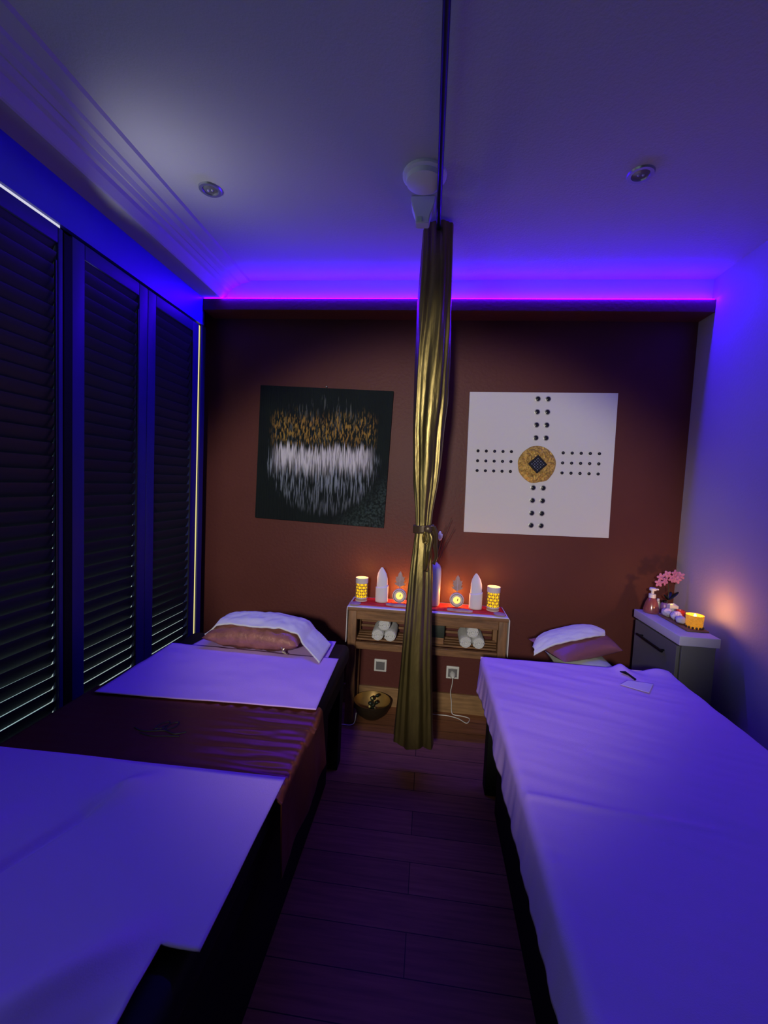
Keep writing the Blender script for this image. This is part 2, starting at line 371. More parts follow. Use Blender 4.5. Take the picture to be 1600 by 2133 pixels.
# ================================================================ WALL ART
def canvas_frame(c00, c10, c11, c01, depth):
    """corners (bottom-left, bottom-right, top-right, top-left) in x,z on the wall; returns mapping"""
    def P(u, v, d=0.0):
        x = (c00[0] * (1 - u) * (1 - v) + c10[0] * u * (1 - v) + c11[0] * u * v + c01[0] * (1 - u) * v)
        z = (c00[1] * (1 - u) * (1 - v) + c10[1] * u * (1 - v) + c11[1] * u * v + c01[1] * (1 - u) * v)
        return (x, 2.47 - d, z)
    return P
def art_mat():
    m = bpy.data.materials.new('drip_painting'); m.use_nodes = True; nt = m.node_tree; b = nt.nodes['Principled BSDF']; L = nt.links.new; N = nt.nodes.new
    tc = N('ShaderNodeTexCoord'); sp = N('ShaderNodeSeparateXYZ'); L(tc.outputs['Object'], sp.inputs[0])   # object space: x,z in -0.39..0.39
    def math_(op, a, b_=None, c=None):
        n = N('ShaderNodeMath'); n.operation = op; n.use_clamp = False
        for i, q in enumerate((a, b_, c)):
            if q is None: continue
            if hasattr(q, 'is_linked') or hasattr(q, 'links'): L(q, n.inputs[i])
            else: n.inputs[i].default_value = q
        return n.outputs[0]
    def nzs(sx, sz, sc, det=3, off=0):
        mp = N('ShaderNodeMapping'); mp.inputs['Scale'].default_value = (sx, 1, sz); mp.inputs['Location'].default_value = (off, off, 0)
        L(tc.outputs['Object'], mp.inputs[0]); n = N('ShaderNodeTexNoise'); n.inputs['Scale'].default_value = sc; n.inputs['Detail'].default_value = det
        L(mp.outputs[0], n.inputs['Vector']); return n.outputs[0]
    def ramp(x, a, b_):
        n = N('ShaderNodeMapRange'); n.interpolation_type = 'SMOOTHSTEP'; n.inputs[1].default_value = a; n.inputs[2].default_value = b_; L(x, n.inputs[0]); return n.outputs[0]
    X, Z = sp.outputs[0], sp.outputs[2]
    streak = nzs(1, 0.07, 150, 3); streak2 = nzs(1, 0.10, 110, 4, 3.1); clump = nzs(1, 0.28, 95, 4, 7.7); blot = nzs(1, 1, 7, 3, 1.0)
    jit = math_('MULTIPLY', math_('SUBTRACT', nzs(1, 0.0, 110, 2, 5), 0.5), 0.20)
    Zj = math_('ADD', Z, jit)
    r2 = math_('SQRT', math_('ADD', math_('MULTIPLY', X, X), math_('MULTIPLY', Z, math_('MULTIPLY', Z, 0.95))))
    circ = ramp(math_('ADD', r2, math_('MULTIPLY', jit, 0.5)), 0.345, 0.31)
    # white band: z from 0.07 down to -0.10
    white = math_('MULTIPLY', ramp(Zj, 0.065, 0.025), ramp(Zj, -0.13, -0.02))
    white = math_('MULTIPLY', white, ramp(math_('ABSOLUTE', X), 0.32, 0.24))
    white = math_('MULTIPLY', white, math_('ADD', 0.35, math_('MULTIPLY', ramp(streak, 0.36, 0.56), 0.6)))
    drips = math_('MULTIPLY', math_('MULTIPLY', ramp(Zj, 0.03, -0.05), circ), ramp(streak, 0.46, 0.62))
    drips = math_('MULTIPLY', drips, math_('ADD', 0.25, math_('MULTIPLY', ramp(Z, -0.34, 0.0), 0.65)))
    gold = math_('MULTIPLY', math_('MULTIPLY', ramp(Zj, 0.27, 0.17), ramp(Zj, 0.05, 0.11)), ramp(math_('ABSOLUTE', X), 0.33, 0.27))
    gold = math_('MULTIPLY', gold, ramp(clump, 0.46, 0.62))
    fringe = math_('MULTIPLY', math_('MULTIPLY', circ, ramp(Zj, 0.02, 0.06)), ramp(streak2, 0.55, 0.68)); fringe = math_('MULTIPLY', fringe, 0.25)
    corner = math_('MULTIPLY', ramp(math_('SUBTRACT', X, Z), 0.42, 0.62), math_('MULTIPLY', ramp(nzs(1, 1, 90, 6, 2), 0.35, 0.7), 0.6))
    def mix(fac, c1, c2):
        n = N('ShaderNodeMix'); n.data_type = 'RGBA'; L(fac, n.inputs[0])
        if isinstance(c1, tuple): n.inputs[6].default_value = (*c1, 1)
        else: L(c1, n.inputs[6])
        n.inputs[7].default_value = (*c2, 1); return n.outputs[2]
    c = mix(blot, (0.004, 0.006, 0.009), (0.008, 0.016, 0.015))
    c = mix(corner, c, (0.06, 0.10, 0.10))
    c = mix(fringe, c, (0.30, 0.33, 0.33))
    goldc = mix(blot, (0.30, 0.13, 0.035), (0.42, 0.28, 0.05))
    n = N('ShaderNodeMix'); n.data_type = 'RGBA'; L(gold, n.inputs[0]); L(c, n.inputs[6]); L(goldc, n.inputs[7]); c = n.outputs[2]
    c = mix(drips, c, (0.34, 0.40, 0.50))
    c = mix(white, c, (0.74, 0.72, 0.78))
    L(c, b.inputs['Base Color']); b.inputs['Roughness'].default_value = 0.7; b.inputs['Specular IOR Level'].default_value = 0.15
    bp = N('ShaderNodeBump'); bp.inputs['Strength'].default_value = 0.4; bp.inputs['Distance'].default_value = 0.004; L(streak, bp.inputs['Height']); L(bp.outputs[0], b.inputs['Normal'])
    return m
LCz = (1.88 - 0.092)
P = canvas_frame((-1.029, 1.088), (-0.254, 1.069), (-0.233, 1.851), (-1.017, 1.868), 0.03)
cc = P(.5, .5)
t = thing('abstract_painting', 'square black canvas with dripping white and gold paint on the brown wall', 'painting', (cc[0], 2.485, cc[2]))
bm = NB(); q = [P(0, 0), P(1, 0), P(1, 1), P(0, 1)]
f_ = [bm.verts.new(Vector(p)) for p in q]; g_ = [bm.verts.new(Vector(p) + Vector((0, 0.028, 0))) for p in q]
bm.faces.new(f_); bm.faces.new(g_[::-1])
for i in range(4): bm.faces.new((f_[i], g_[i], g_[(i + 1) % 4], f_[(i + 1) % 4]))
obj('canvas', bm, art_mat(), t)
tag(obj('wall_hook', ball(NB(), (-0.628, 2.492, 1.872), 0.006), m_steel, base=(-0.628, 2.494, 1.872)), 'small shiny nail head just above the black canvas', 'hook')

P = canvas_frame((0.205, 1.073), (0.991, 1.084), (0.981, 1.869), (0.194, 1.858), 0.03)
cc = P(.5, .5)
t = thing('studded_wall_panel', 'square white canvas with black studs in a cross and a gold disc at its centre', 'wall art', (cc[0], 2.485, cc[2]))
bm = NB(); q = [P(0, 0), P(1, 0), P(1, 1), P(0, 1)]
f_ = [bm.verts.new(Vector(p)) for p in q]; g_ = [bm.verts.new(Vector(p) + Vector((0, 0.028, 0))) for p in q]
bm.faces.new(f_); bm.faces.new(g_[::-1])
for i in range(4): bm.faces.new((f_[i], g_[i], g_[(i + 1) % 4], f_[(i + 1) % 4]))
obj('canvas', bm, mat('matt_white_canvas', (0.72, 0.70, 0.68), 0.8, bump=0.1, bscale=300), t)
m_stud = mat('stud_black', (0.012, 0.012, 0.02), 0.25); m_srim = mat('stud_rim', (0.33, 0.32, 0.34), 0.4, metal=0.4)
for rv_, vv in ((0, 0.955), (1, 0.865), (2, 0.775), (3, 0.685), (4, 0.335), (5, 0.245), (6, 0.155), (7, 0.068)):
    for s in (0.469, 0.538):
        c = P(s - 0.0, vv)
        bm = NB(); lathe(bm, c, [(0.0155, 0), (0.0155, 0.002), (0.012, 0.003)], 20, axis='Y'); r = obj('stud_ring', bm, m_srim, t, smooth=True)
        bm = NB(); lathe(bm, c, [(0.0115, 0.001), (0.0115, 0.005), (0.006, 0.008), (0.0001, 0.006)], 20, axis='Y'); obj('stud', bm, m_stud, r, smooth=True)
for vv in (0.585, 0.515, 0.445):
    for uu in [0.075 + 0.058 * i for i in range(5)] + [0.66 + 0.0605 * i for i in range(5)]:
        bm = NB(); lathe(bm, P(uu, vv), [(0.0085, 0), (0.0085, 0.003), (0.005, 0.006), (0.0001, 0.007)], 16, axis='Y'); obj('small_stud', bm, m_stud, t, smooth=True)
m_gold = mat('gold_flakes', (0.62, 0.40, 0.10), 0.38, metal=0.6, bump=1.0, bscale=90, var=0.4, vscale=60)
cg = Vector(P(0.485, 0.5)); bm = NB()
def disc(u, v):
    r = 0.102 * u; th = 2 * PI * v; rr = r * (1 + 0.05 * u * nz(math.cos(th) * 2, math.sin(th) * 2))
    return cg + Vector((rr * math.cos(th), -0.002 - 0.012 * (1 - u ** 6) - (0.006 * (nz(r * math.cos(th) * 90, r * math.sin(th) * 90) + .3) if u < .97 else 0), rr * math.sin(th)))
grid(bm, disc, 30, 110); bmesh.ops.remove_doubles(bm, verts=bm.verts, dist=1e-6)
gd = obj('gold_disc', bm, m_gold, t)
bm = NB(); h = 0.052
addbox(bm, -0.0365, 0.0365, -0.006, 0.006, -0.0365, 0.0365, 0.003)
bmesh.ops.rotate(bm, verts=bm.verts, cent=(0, 0, 0), matrix=Matrix.Rotation(PI / 4, 3, 'Y')); bmesh.ops.translate(bm, verts=bm.verts, vec=cg + Vector((0, -0.020, 0.0)))
dm = obj('black_diamond', bm, m_stud, t)
bm = NB()
for i in range(-2, 3):
    for j in range(-2, 3):
        if abs(i) + abs(j) <= 4:
            a, b_ = i * 0.011, j * 0.011; c45 = math.sqrt(.5)
            ball(bm, cg + Vector(((a - b_) * c45, -0.0265, (a + b_) * c45)), 0.0028 if (i + j) % 2 else 0.0042, (1, .5, 1), seg=8)
obj('diamond_beads', bm, mat('grey_beads', (0.16, 0.18, 0.24), 0.3, metal=0.5), t)

# ================================================================ SOCKETS AND CABLE
def outlet(x, z, label):
    t = thing('wall_outlet', label, 'outlet', (x, 2.5, z), 'wall outlets above the baseboard')
    obj('plate', addbox(NB(), x - .037, x + .037, 2.490, 2.5, z - .037, z + .037, 0.003), m_plast, t, smooth=True)
    obj('insert', addbox(NB(), x - .026, x + .026, 2.4865, 2.4915, z - .026, z + .026, 0.002), m_steel, t)
    return t
outlet(-0.237, 0.244, 'metal-faced wall outlet without a plug, under the left half of the console')
outlet(0.190, 0.240, 'wall outlet with a white plug in it, right of the curtain')
t = thing('power_cable', 'white plug with thin white cable hanging down to the floor under the console', 'cable', (0.19, 2.48, 0.24))
obj('plug', lathe(NB(), (0.190, 2.488, 0.228), [(0.017, 0), (0.017, 0.010), (0.012, 0.026), (0.006, 0.034)], 20, axis='Y'), m_plast, t, smooth=True)
pts = []
key = [(0.190, 2.452, 0.222), (0.188, 2.448, 0.19), (0.182, 2.455, 0.14), (0.190, 2.46, 0.08), (0.195, 2.46, 0.02), (0.21, 2.455, 0.006), (0.26, 2.45, 0.005), (0.295, 2.43, 0.005), (0.275, 2.38, 0.005), (0.23, 2.42, 0.005), (0.17, 2.44, 0.005), (0.10, 2.44, 0.005), (0.0, 2.45, 0.005), (-0.1, 2.46, 0.005)]
def crom(key, n=6):
    out = []
    for i in range(len(key) - 1):
        p0, p1, p2, p3 = [Vector(key[max(0, min(len(key) - 1, i + d))]) for d in (-1, 0, 1, 2)]
        for k in range(n):
            s = k / n; out.append(0.5 * ((2 * p1) + (p2 - p0) * s + (2 * p0 - 5 * p1 + 4 * p2 - p3) * s * s + (3 * p1 - p0 - 3 * p2 + p3) * s ** 3))
    out.append(Vector(key[-1])); return out
obj('cord', tube(NB(), crom(key), 0.0024, 6), m_plast, t, smooth=True)
tag(obj('loose_cable', tube(NB(), crom([(-0.43, 2.245, 0.004), (-0.40, 2.240, 0.004), (-0.362, 2.243, 0.004), (-0.343, 2.262, 0.012), (-0.340, 2.29, 0.05)]), 0.0026, 6), m_plast, smooth=True, base=(-0.40, 2.27, 0)), 'short end of white cable on the floor by the left console leg', 'cable')

# ================================================================ CONSOLE TABLE
KX0, KX1, KY0, KY1, KT = -0.405, 0.445, 2.255, 2.475, 0.652
t = thing('console_table', 'narrow brown wooden console table with slatted shelf against the brown wall', 'table', (0.02, 2.365, 0))
obj('tabletop', addbox(NB(), KX0, KX1, KY0, KY1, KT - 0.018, KT, 0.003), m_wood, t, smooth=True)
for x in (KX0 + .004, KX1 - .049):
    for y in (KY0 + .004, KY1 - .044):
        obj('leg', addbox(NB(), x, x + .045, y, y + .04, 0, KT - .018, 0.003), m_woodv, t, smooth=True)
bm = NB()
for y in (KY0 + .008, KY1 - .028): addbox(bm, KX0 + .049, KX1 - .049, y, y + .02, KT - .065, KT - .018, 0.002)
obj('apron', bm, m_wood, t)
bm = NB()
for y in (KY0 + .006, KY1 - .03): addbox(bm, KX0 + .049, KX1 - .049, y, y + .024, 0.425, 0.463, 0.002)
for x in (KX0 + .01, KX1 - .035): addbox(bm, x, x + .025, KY0 + .044, KY1 - .044, 0.430, 0.463, 0.002)
obj('shelf_rail', bm, m_wood, t)
bm = NB()
for i in range(4):
    y = KY0 + .040 + i * .039; addbox(bm, KX0 + .036, KX1 - .036, y, y + .026, 0.463, 0.473, 0.002)
obj('shelf_slats', bm, m_wood, t)
bm = NB()
for i in range(3): addbox(bm, KX0 + .049, KX1 - .049, KY1 - .020, KY1 - .008, 0.485 + i * .030, 0.499 + i * .030, 0.002)
obj('back_slats', bm, m_wood, t)
# white cloth with end drops
def cloth(name, path, y0, y1, nu, nv, m, solid=0.003, parent=None, wr=0.0, fn=None, base=None, ws=9.0, seed=0.0):
    """path: list of (x,z); swept along Y with rounded following"""
    P2 = [Vector((x, 0, z)) for x, z in path]; L_ = [0]
    for a, b_ in zip(P2, P2[1:]): L_.append(L_[-1] + (b_ - a).length)
    def f(u, v):
        s = u * L_[-1]; i = 0
        while i < len(P2) - 2 and s > L_[i + 1]: i += 1
        fr = (s - L_[i]) / (L_[i + 1] - L_[i]); p = P2[i].lerp(P2[i + 1], fr); d = (P2[i + 1] - P2[i]).normalized(); nrm = Vector((-d.z, 0, d.x))
        y = y0 + (y1 - y0) * v
        if fn: p, y = fn(u, v, p, y)
        p = p + nrm * wr * (nz(p.x * ws, y * ws + seed, seed) )
        return (p.x, y, p.z)
    bm = NB(); grid(bm, f, nu, nv)
    o = obj(name, bm, m, parent, smooth=True, base=base)
    o.data.flip_normals() if False else None
    if solid:
        s = o.modifiers.new('thickness', 'SOLIDIFY'); s.thickness = solid; s.offset = 0
    return o
def arcpath(x0, x1, ztop, zl, zr, r=0.012):
    p = []
    if zl is not None:
        n = 6; zz = ztop - r
        for i in range(n): p.append((x0, zl + (zz - zl) * i / n))
        for i in range(5): a = PI - i * PI / 8; p.append((x0 + r + r * math.cos(a), zz + r * math.sin(a)))
    else: p.append((x0, ztop))
    if zr is not None:
        zz = ztop - r; p.append((x1 - r, ztop))
        for i in range(1, 5): a = PI / 2 - i * PI / 8; p.append((x1 - r + r * math.cos(a), zz + r * math.sin(a)))
        for i in range(1, 7): p.append((x1, zz + (zr - zz) * i / 6))
    else: p.append((x1, ztop))
    return p
o = cloth('table_runner', arcpath(KX0 - .004, KX1 + .004, KT + .0035, 0.46, 0.45, .004), KY0 - .004, KY1 - .006, 90, 12, m_lace, 0.003, wr=0.0, base=(0.02, 2.36, KT))
tag(o, 'white cloth lying under the red runner and hanging over both ends of the console', 'cloth')
bm = NB()
def redf(u, v):
    x = KX0 + .010 + u * (KX1 - KX0 - .02); y = KY0 + .032 + v * 0.155
    return (x, y, KT + .0095 + 0.0015 * (1 + nz(x * 14, y * 20)) * (1 if 0 < v < 1 else .3))
grid(bm, redf, 80, 14)
tag(obj('red_runner', bm, m_red, smooth=True, solid=0.002, base=(0.02, 2.36, KT + .008)), 'bright red cloth runner laid on top of the white cloth on the console', 'cloth')
TZ = KT + 0.0135

# lanterns
def lantern(x, y, label):
    t = thing('candle_lantern', label, 'lantern', (x, y, TZ), 'glowing pierced lanterns on the console')
    obj('foot', lathe(NB(), (x, y, TZ), [(0.034, 0), (0.034, 0.004), (0.008, 0.008), (0.008, 0.014), (0.028, 0.018)], 32), m_lant, t, smooth=True)
    R = 0.0335; z0 = TZ + 0.018; z1 = TZ + 0.130
    obj('glass_cup', lathe(NB(), (x, y, z0), [(R - .004, 0.002), (R - .004, 0.082), (R - .006, 0.083)], 32), m_glow, t, smooth=True)
    bm = NB()
    rows, cols = 5, 9
    for i in range(rows):
        for j in range(cols):
            a0 = 2 * PI * (j + 0.5 * (i % 2)) / cols; zc = z0 + 0.011 + i * 0.0165; rr = 0.0090
            pts = [(x + R * math.cos(a0 + rr * math.cos(q) / R), y + R * math.sin(a0 + rr * math.cos(q) / R), zc + rr * math.sin(q)) for q in [2 * PI * k / 10 for k in range(10)]]
            tube(bm, pts, 0.0017, 5, closed=True)
    obj('pierced_sleeve', bm, mat('sleeve_metal', (0.20, 0.13, 0.07), .5), t)
    bm = NB(); lathe(bm, (x, y, z0), [(R + .0015, 0.083), (R + .002, 0.112), (R - .001, 0.112), (R - .001, 0.083)], 32, cap=False)
    obj('top_band', bm, m_lant, t, smooth=True)
    obj('bottom_band', lathe(NB(), (x, y, z0), [(R + .002, -0.002), (R + .002, 0.004), (R - .002, 0.004)], 32, cap=False), m_lant, t, smooth=True)
    l = light('lantern_light', 'POINT', (x, y - 0.0, z0 + .125), LANT_W, (1.0, 0.42, 0.08), shadow_soft_size=0.02)
    return t
LANT_W = 0.35
lantern(-0.350, 2.36, 'white pierced lantern glowing yellow, leftmost on the console')
lantern(0.375, 2.36, 'white pierced lantern glowing yellow, rightmost on the console')
# coasters
for x, lab in ((-0.372, 'small round pale coaster left, in front of the left lantern'), (0.402, 'small round pale coaster right, in front of the right lantern')):
    tag(obj('coaster', lathe(NB(), (x, 2.292, TZ - .001), [(0.030, 0), (0.032, 0.003), (0.0001, 0.0045)], 28), m_stone, smooth=True, base=(x, 2.292, TZ)), lab, 'coaster', 'coasters on the console')
# folded napkin towels
def napkin(x, y, label, mir):
    t = thing('folded_napkin', label, 'towel', (x, y, TZ), 'white towels folded into points on the console')
    bm = NB()
    lv = [(0, .030, .022), (.05, .030, .023), (.10, .031, .022), (.135, .030, .018), (.160, .024, .013), (.180, .014, .008), (.194, .004, .003)]
    def f(u, v):
        s = v * (len(lv) - 1); i = min(int(s), len(lv) - 2); fr = s - i
        z = lv[i][0] + (lv[i + 1][0] - lv[i][0]) * fr; a = lv[i][1] + (lv[i + 1][1] - lv[i][1]) * fr; b_ = lv[i][2] + (lv[i + 1][2] - lv[i][2]) * fr
        th = 2 * PI * u; fold = 1 - .10 * math.exp(-((math.sin(th) + 1) / .25) ** 2) * (z > .06)
        return (x + a * math.cos(th) + mir * 0.06 * (max(0, z - .12)) * -1, y + b_ * math.sin(th) * fold, TZ + z)
    grid(bm, f, 44, 36); bmesh.ops.remove_doubles(bm, verts=bm.verts, dist=1e-6)
    obj('point', bm, m_lace, t, smooth=True)
    bm = NB()
    def g(u, v):
        th = 2 * PI * u; z = v * (0.088 + 0.006 * math.cos(th)); return (x + .0355 * math.cos(th), y + .027 * math.sin(th), TZ + z)
    grid(bm, g, 44, 10); bmesh.ops.remove_doubles(bm, verts=bm.verts, dist=1e-6)
    obj('cuff', bm, m_lace, t, smooth=True, solid=0.004)
napkin(-0.236, 2.365, 'white towel folded to a rounded point, between left lantern and leaf candle holder', 1)
napkin(0.282, 2.365, 'white towel folded to a slanted point, between leaf candle holder and right lantern', 1)
# leaf tealight holders
m_leaf = mat('brushed_leaf_metal', (0.45, 0.30, 0.27), 0.5, metal=0.1); m_ringm = mat('ring_holder', (0.72, 0.62, 0.64), 0.5)
def leafholder(x, y, label):
    t = thing('leaf_candle_holder', label, 'candle holder', (x, y, TZ), 'leaf-topped candle holders on the console')
    zc = TZ + 0.040
    bm = NB(); lathe(bm, (x, y, zc), [(0.020, -0.012), (0.024, -0.014), (0.038, -0.012), (0.040, 0), (0.038, 0.012), (0.031, 0.013), (0.030, 0.009), (0.021, 0.010), (0.020, -0.012)], 40, axis='Y', cap=False)
    obj('ring', bm, m_ringm, t, smooth=True)
    bm = NB(); tube(bm, [(x + .033 * math.cos(a), y - .0135, zc + .033 * math.sin(a)) for a in [2 * PI * k / 36 for k in range(36)]], 0.0012, 6, closed=True)
    obj('dark_groove', bm, m_tie, t)
    obj('tealight', lathe(NB(), (x, y, zc), [(0.0195, -0.008), (0.0195, 0.006), (0.012, 0.0035), (0.0001, 0.003)], 28, axis='Y'), m_glow2, t, smooth=True)
    bm = NB(); tube(bm, [(x + .004, y - .006, zc - .004), (x + .006, y - .009, zc + .008)], 0.0022, 6); obj('wick', bm, m_tie, t)
    obj('stem', tube(NB(), [(x, y, zc + .038), (x, y, zc + .056)], 0.002, 8), m_leaf, t)
    half = [(0, .050), (.012, .055), (.026, .062), (.031, .072), (.022, .070), (.020, .076), (.027, .088), (.022, .092), (.026, .108), (.017, .104), (.012, .112), (.010, .124), (0, .138)]
    pts = [(a, b_) for a, b_ in half] + [(-a, b_) for a, b_ in half[-2:0:-1]]
    bm = NB(); prism(bm, pts, 0.003, lambda a, b_, th: (x + a, y - .0015 + th - abs(a) * .08, zc + b_))
    obj('leaf', bm, m_leaf, t)
    obj('leaf_vein', tube(NB(), [(x, y - .004, zc + .05), (x, y - .004, zc + .13)], 0.0012, 6), m_ringm, t)
    light('tealight_light', 'POINT', (x, y + 0.045, zc + 0.01), TEA_W, (1.0, 0.43, 0.06), shadow_soft_size=0.015)
TEA_W = 1.0
leafholder(-0.137, 2.37, 'round candle holder topped with a leaf, half hidden by the curtain')
leafholder(0.180, 2.37, 'round candle holder topped with a leaf, right of the white vase')
# driftwood slabs
def slab(x0, x1, y, label):
    bm = NB(); n = 40; pts = []
    for i in range(n):
        a = 2 * PI * i / n; u = math.cos(a); s = math.sin(a)
        pts.append(((x0 + x1) / 2 + (x1 - x0) / 2 * u, y + 0.016 * math.copysign(abs(s) ** .7, s) * (1 + .25 * math.sin(u * 5)) + 0.006 * math.sin(u * 6)))
    prism(bm, pts, 0.009, lambda a, b_, th: (a, b_, TZ + th))
    bmesh.ops.bevel(bm, geom=[e for e in bm.edges], offset=0.0015, segments=2, affect='EDGES')
    tag(obj('driftwood_slab', bm, m_stone, smooth=True, base=((x0 + x1) / 2, y, TZ)), label, 'driftwood', 'wavy driftwood slabs on the console')
slab(-0.205, -0.075, 2.300, 'flat wavy pinkish driftwood slab left of the curtain, before the leaf candle holder')
slab(0.125, 0.262, 2.292, 'flat wavy pinkish driftwood slab right of the curtain, before the leaf candle holder')
# vase with bud and twigs
tag(obj('tall_vase', lathe(NB(), (0.046, 2.38, TZ), [(0.038, 0), (0.042, 0.01), (0.043, 0.17), (0.041, 0.205), (0.034, 0.225), (0.020, 0.236), (0.015, 0.242), (0.013, 0.238)], 40), mat('white_ceramic', (0.72, 0.72, 0.76), 0.35), smooth=True, base=(0.046, 2.38, TZ)), 'tall smooth white vase half hidden behind the curtain on the console', 'vase')
vz = TZ + .236
for i, (p, q) in enumerate([((0.056, 2.38, vz - .05), (0.146, 2.37, 1.104)), ((0.052, 2.38, vz - .05), (0.128, 2.38, 1.155)), ((0.050, 2.385, vz - .05), (0.100, 2.39, 1.115))]):
    m_ = (Vector(p) + Vector(q)) / 2 + Vector((-0.006, 0, 0.01))
    tag(obj('dry_twig', tube(NB(), crom([p, m_, q], 6), 0.0026, 6, r1=0.0012), m_tie, smooth=True, base=p),
        ['dark dry twig in the white vase, leaning farthest right', 'thin dark twig in the vase, reaching highest', 'short thin dark twig in the vase, most upright'][i], 'twig', 'twigs in the white vase')
t = thing('flower_bud', 'long white flower bud standing in the vase beside the twigs', 'flower', (0.05, 2.375, vz - .05))
obj('stem', tube(NB(), crom([(0.048, 2.375, vz - .05), (0.062, 2.37, .96), (0.070, 2.365, 1.04)], 6), 0.003, 8), mat('dark_stem', (.03, .05, .02), .5), t, smooth=True)
obj('petals', ball(ball(NB(), (0.069, 2.362, 1.055), 0.010, (1, 1, 2.7)), (0.076, 2.364, 1.048), 0.008, (1, 1, 2.4), Matrix.Rotation(.25, 3, 'Y')), mat('white_petal', (0.75, 0.70, 0.75), 0.6), t, smooth=True)
# rolled towels on shelf: one with its parts, copied
RT = 0.0335; SZ = 0.473
def rolled(x, y, z, L=0.17):
    t = thing('rolled_towel', '', 'towel', (x, y, z), 'rolled white towels on the console shelf')
    def f(u, v):
        th = 2 * PI * u; r = RT * (1 + 0.02 * nz(math.cos(th) * 3, v * 6)); e = 1 - 0.12 * (abs(2 * v - 1) ** 8)
        return (x + r * e * math.cos(th), y - L / 2 + L * v, z + r * e * math.sin(th))
    bm = NB(); grid(bm, f, 32, 16); bmesh.ops.remove_doubles(bm, verts=bm.verts, dist=1e-6)
    bmesh.ops.holes_fill(bm, edges=bm.edges[:])
    obj('roll', bm, m_towel, t, smooth=True)
    bm = NB(); pts = []
    for i in range(70):
        s = i / 69; th = s * 2 * PI * 2.6; r = 0.004 + (RT - 0.008) * s; pts.append((x + r * math.cos(th), y - L / 2 - 0.0015, z + r * math.sin(th)))
    tube(bm, pts, 0.0032, 6)
    obj('coiled_end', bm, m_towel, t, smooth=True)
    return t
spots = [(-0.239, 2.355, 'rolled white towel lower left in the left stack of three'), (-0.171, 2.355, 'rolled white towel lower right in the left stack of three'),
         (0.232, 2.355, 'rolled white towel lower left in the right stack of three'), (0.300, 2.355, 'rolled white towel lower right in the right stack of three')]
ro = None
for x, y, lab in spots:
    if ro is None: ro = rolled(x, y, SZ + RT); ro['label'] = lab
    else: dup(ro, (x, y, SZ + RT), lab)
for x, lab in ((-0.205, 'rolled white towel on top of the left stack of three'), (0.266, 'rolled white towel on top of the right stack of three')):
    dup(ro, (x, 2.353, SZ + RT + 0.0582), lab)
# dark box on shelf
t = thing('tissue_box', 'dark box with a wooden lower half on the shelf, right behind the curtain', 'box', (0.075, 2.36, SZ))
obj('lower_half', addbox(NB(), 0.030, 0.118, 2.300, 2.42, SZ, SZ + .035, .002), m_wood, t)
obj('body', addbox(NB(), 0.028, 0.120, 2.298, 2.422, SZ + .035, SZ + .115, .003), mat('dark_green_box', (.03, .04, .03), .5), t, smooth=True)

# bowl
t = thing('brass_bowl', 'wide golden brass bowl with dark outside on the floor under the console', 'bowl', (-0.262, 2.362, 0))
bm = NB(); lathe(bm, (-0.262, 2.362, 0), [(0.035, 0.0), (0.055, 0.004), (0.085, 0.030), (0.102, 0.068), (0.108, 0.095), (0.104, 0.096), (0.098, 0.070), (0.082, 0.036), (0.05, 0.014), (0.0001, 0.010)], 48)
obj('bowl', bm, mat('dark_hammered_metal', (0.05, 0.035, 0.02), 0.45, metal=0.6, bump=.3, bscale=60), t, smooth=True)
bm = NB(); lathe(bm, (-0.262, 2.362, 0.0008), [(0.1035, 0.0955), (0.0972, 0.070), (0.0812, 0.0365), (0.05, 0.0155), (0.0001, 0.012)], 48, cap=False)
obj('gold_lining', bm, mat('gold_lining', (0.42, 0.26, 0.08), 0.4, metal=0.5), t, smooth=True)
t = thing('dark_leaf_sprig', 'small dark leafy ornament with yellow flecks standing in the brass bowl', 'ornament', (-0.262, 2.362, 0.013))
bm = NB()
for i in range(9):
    a = i * 2.4; rr = 0.006 + 0.018 * (i % 3) / 2
    ball(bm, (-0.257 + rr * math.cos(a), 2.365 + rr * math.sin(a) * .6, 0.03 + 0.011 * i), 0.014, (1, .6, 0.8), Matrix.Rotation(a, 3, 'Z') @ Matrix.Rotation(.6, 3, 'X'), seg=8)
addbox(bm, -0.260, -0.254, 2.362, 2.368, 0.013, .06)
obj('leaves', bm, mat('dark_leaf', (.012, .02, .010), .4), t, smooth=True)
for p in ((-0.279, 2.352, .045), (-0.274, 2.350, .06), (-0.249, 2.35, .035), (-0.262, 2.35, .11), (-0.243, 2.352, .05)): obj('fleck', ball(NB(), p, 0.006, (1, .6, 1.3), seg=8), mat('yellow_fleck', (.6, .5, .15), .4), t, smooth=True)

# ================================================================ MASSAGE TABLES
BZ = 0.560
def bed(x0, x1, y0, y1, label):
    t = thing('massage_table', label, 'massage table', ((x0 + x1) / 2, (y0 + y1) / 2, 0), 'massage tables')
    bm = NB(); addbox(bm, x0, x1, y0, y1, BZ - 0.085, BZ, 0.028); obj('mattress', bm, m_black, t, smooth=True)
    bm = NB(); addbox(bm, x0 + .02, x1 - .02, y0 + .02, y1 - .02, BZ - 0.175, BZ - 0.086, 0.004); obj('frame', bm, m_blackw, t)
    for x in (x0 + .02, x1 - .095):
        for y in (y0 + .03, y1 - .105): obj('leg', addbox(NB(), x, x + .075, y, y + .075, 0, BZ - .176, .004), m_blackw, t)
    for x in (x0 + .04, x1 - .06):
        obj('side_panel', addbox(NB(), x, x + .02, y0 + .11, y1 - .24, .03, BZ - .177, .003), m_blackw, t)
    return t
lb = bed(-1.115, -0.335, 0.06, 1.975, 'black massage table on the left, along the shutters')
rb = bed(0.285, 1.065, 0.0, 1.925, 'black massage table on the right, under a white fitted sheet')
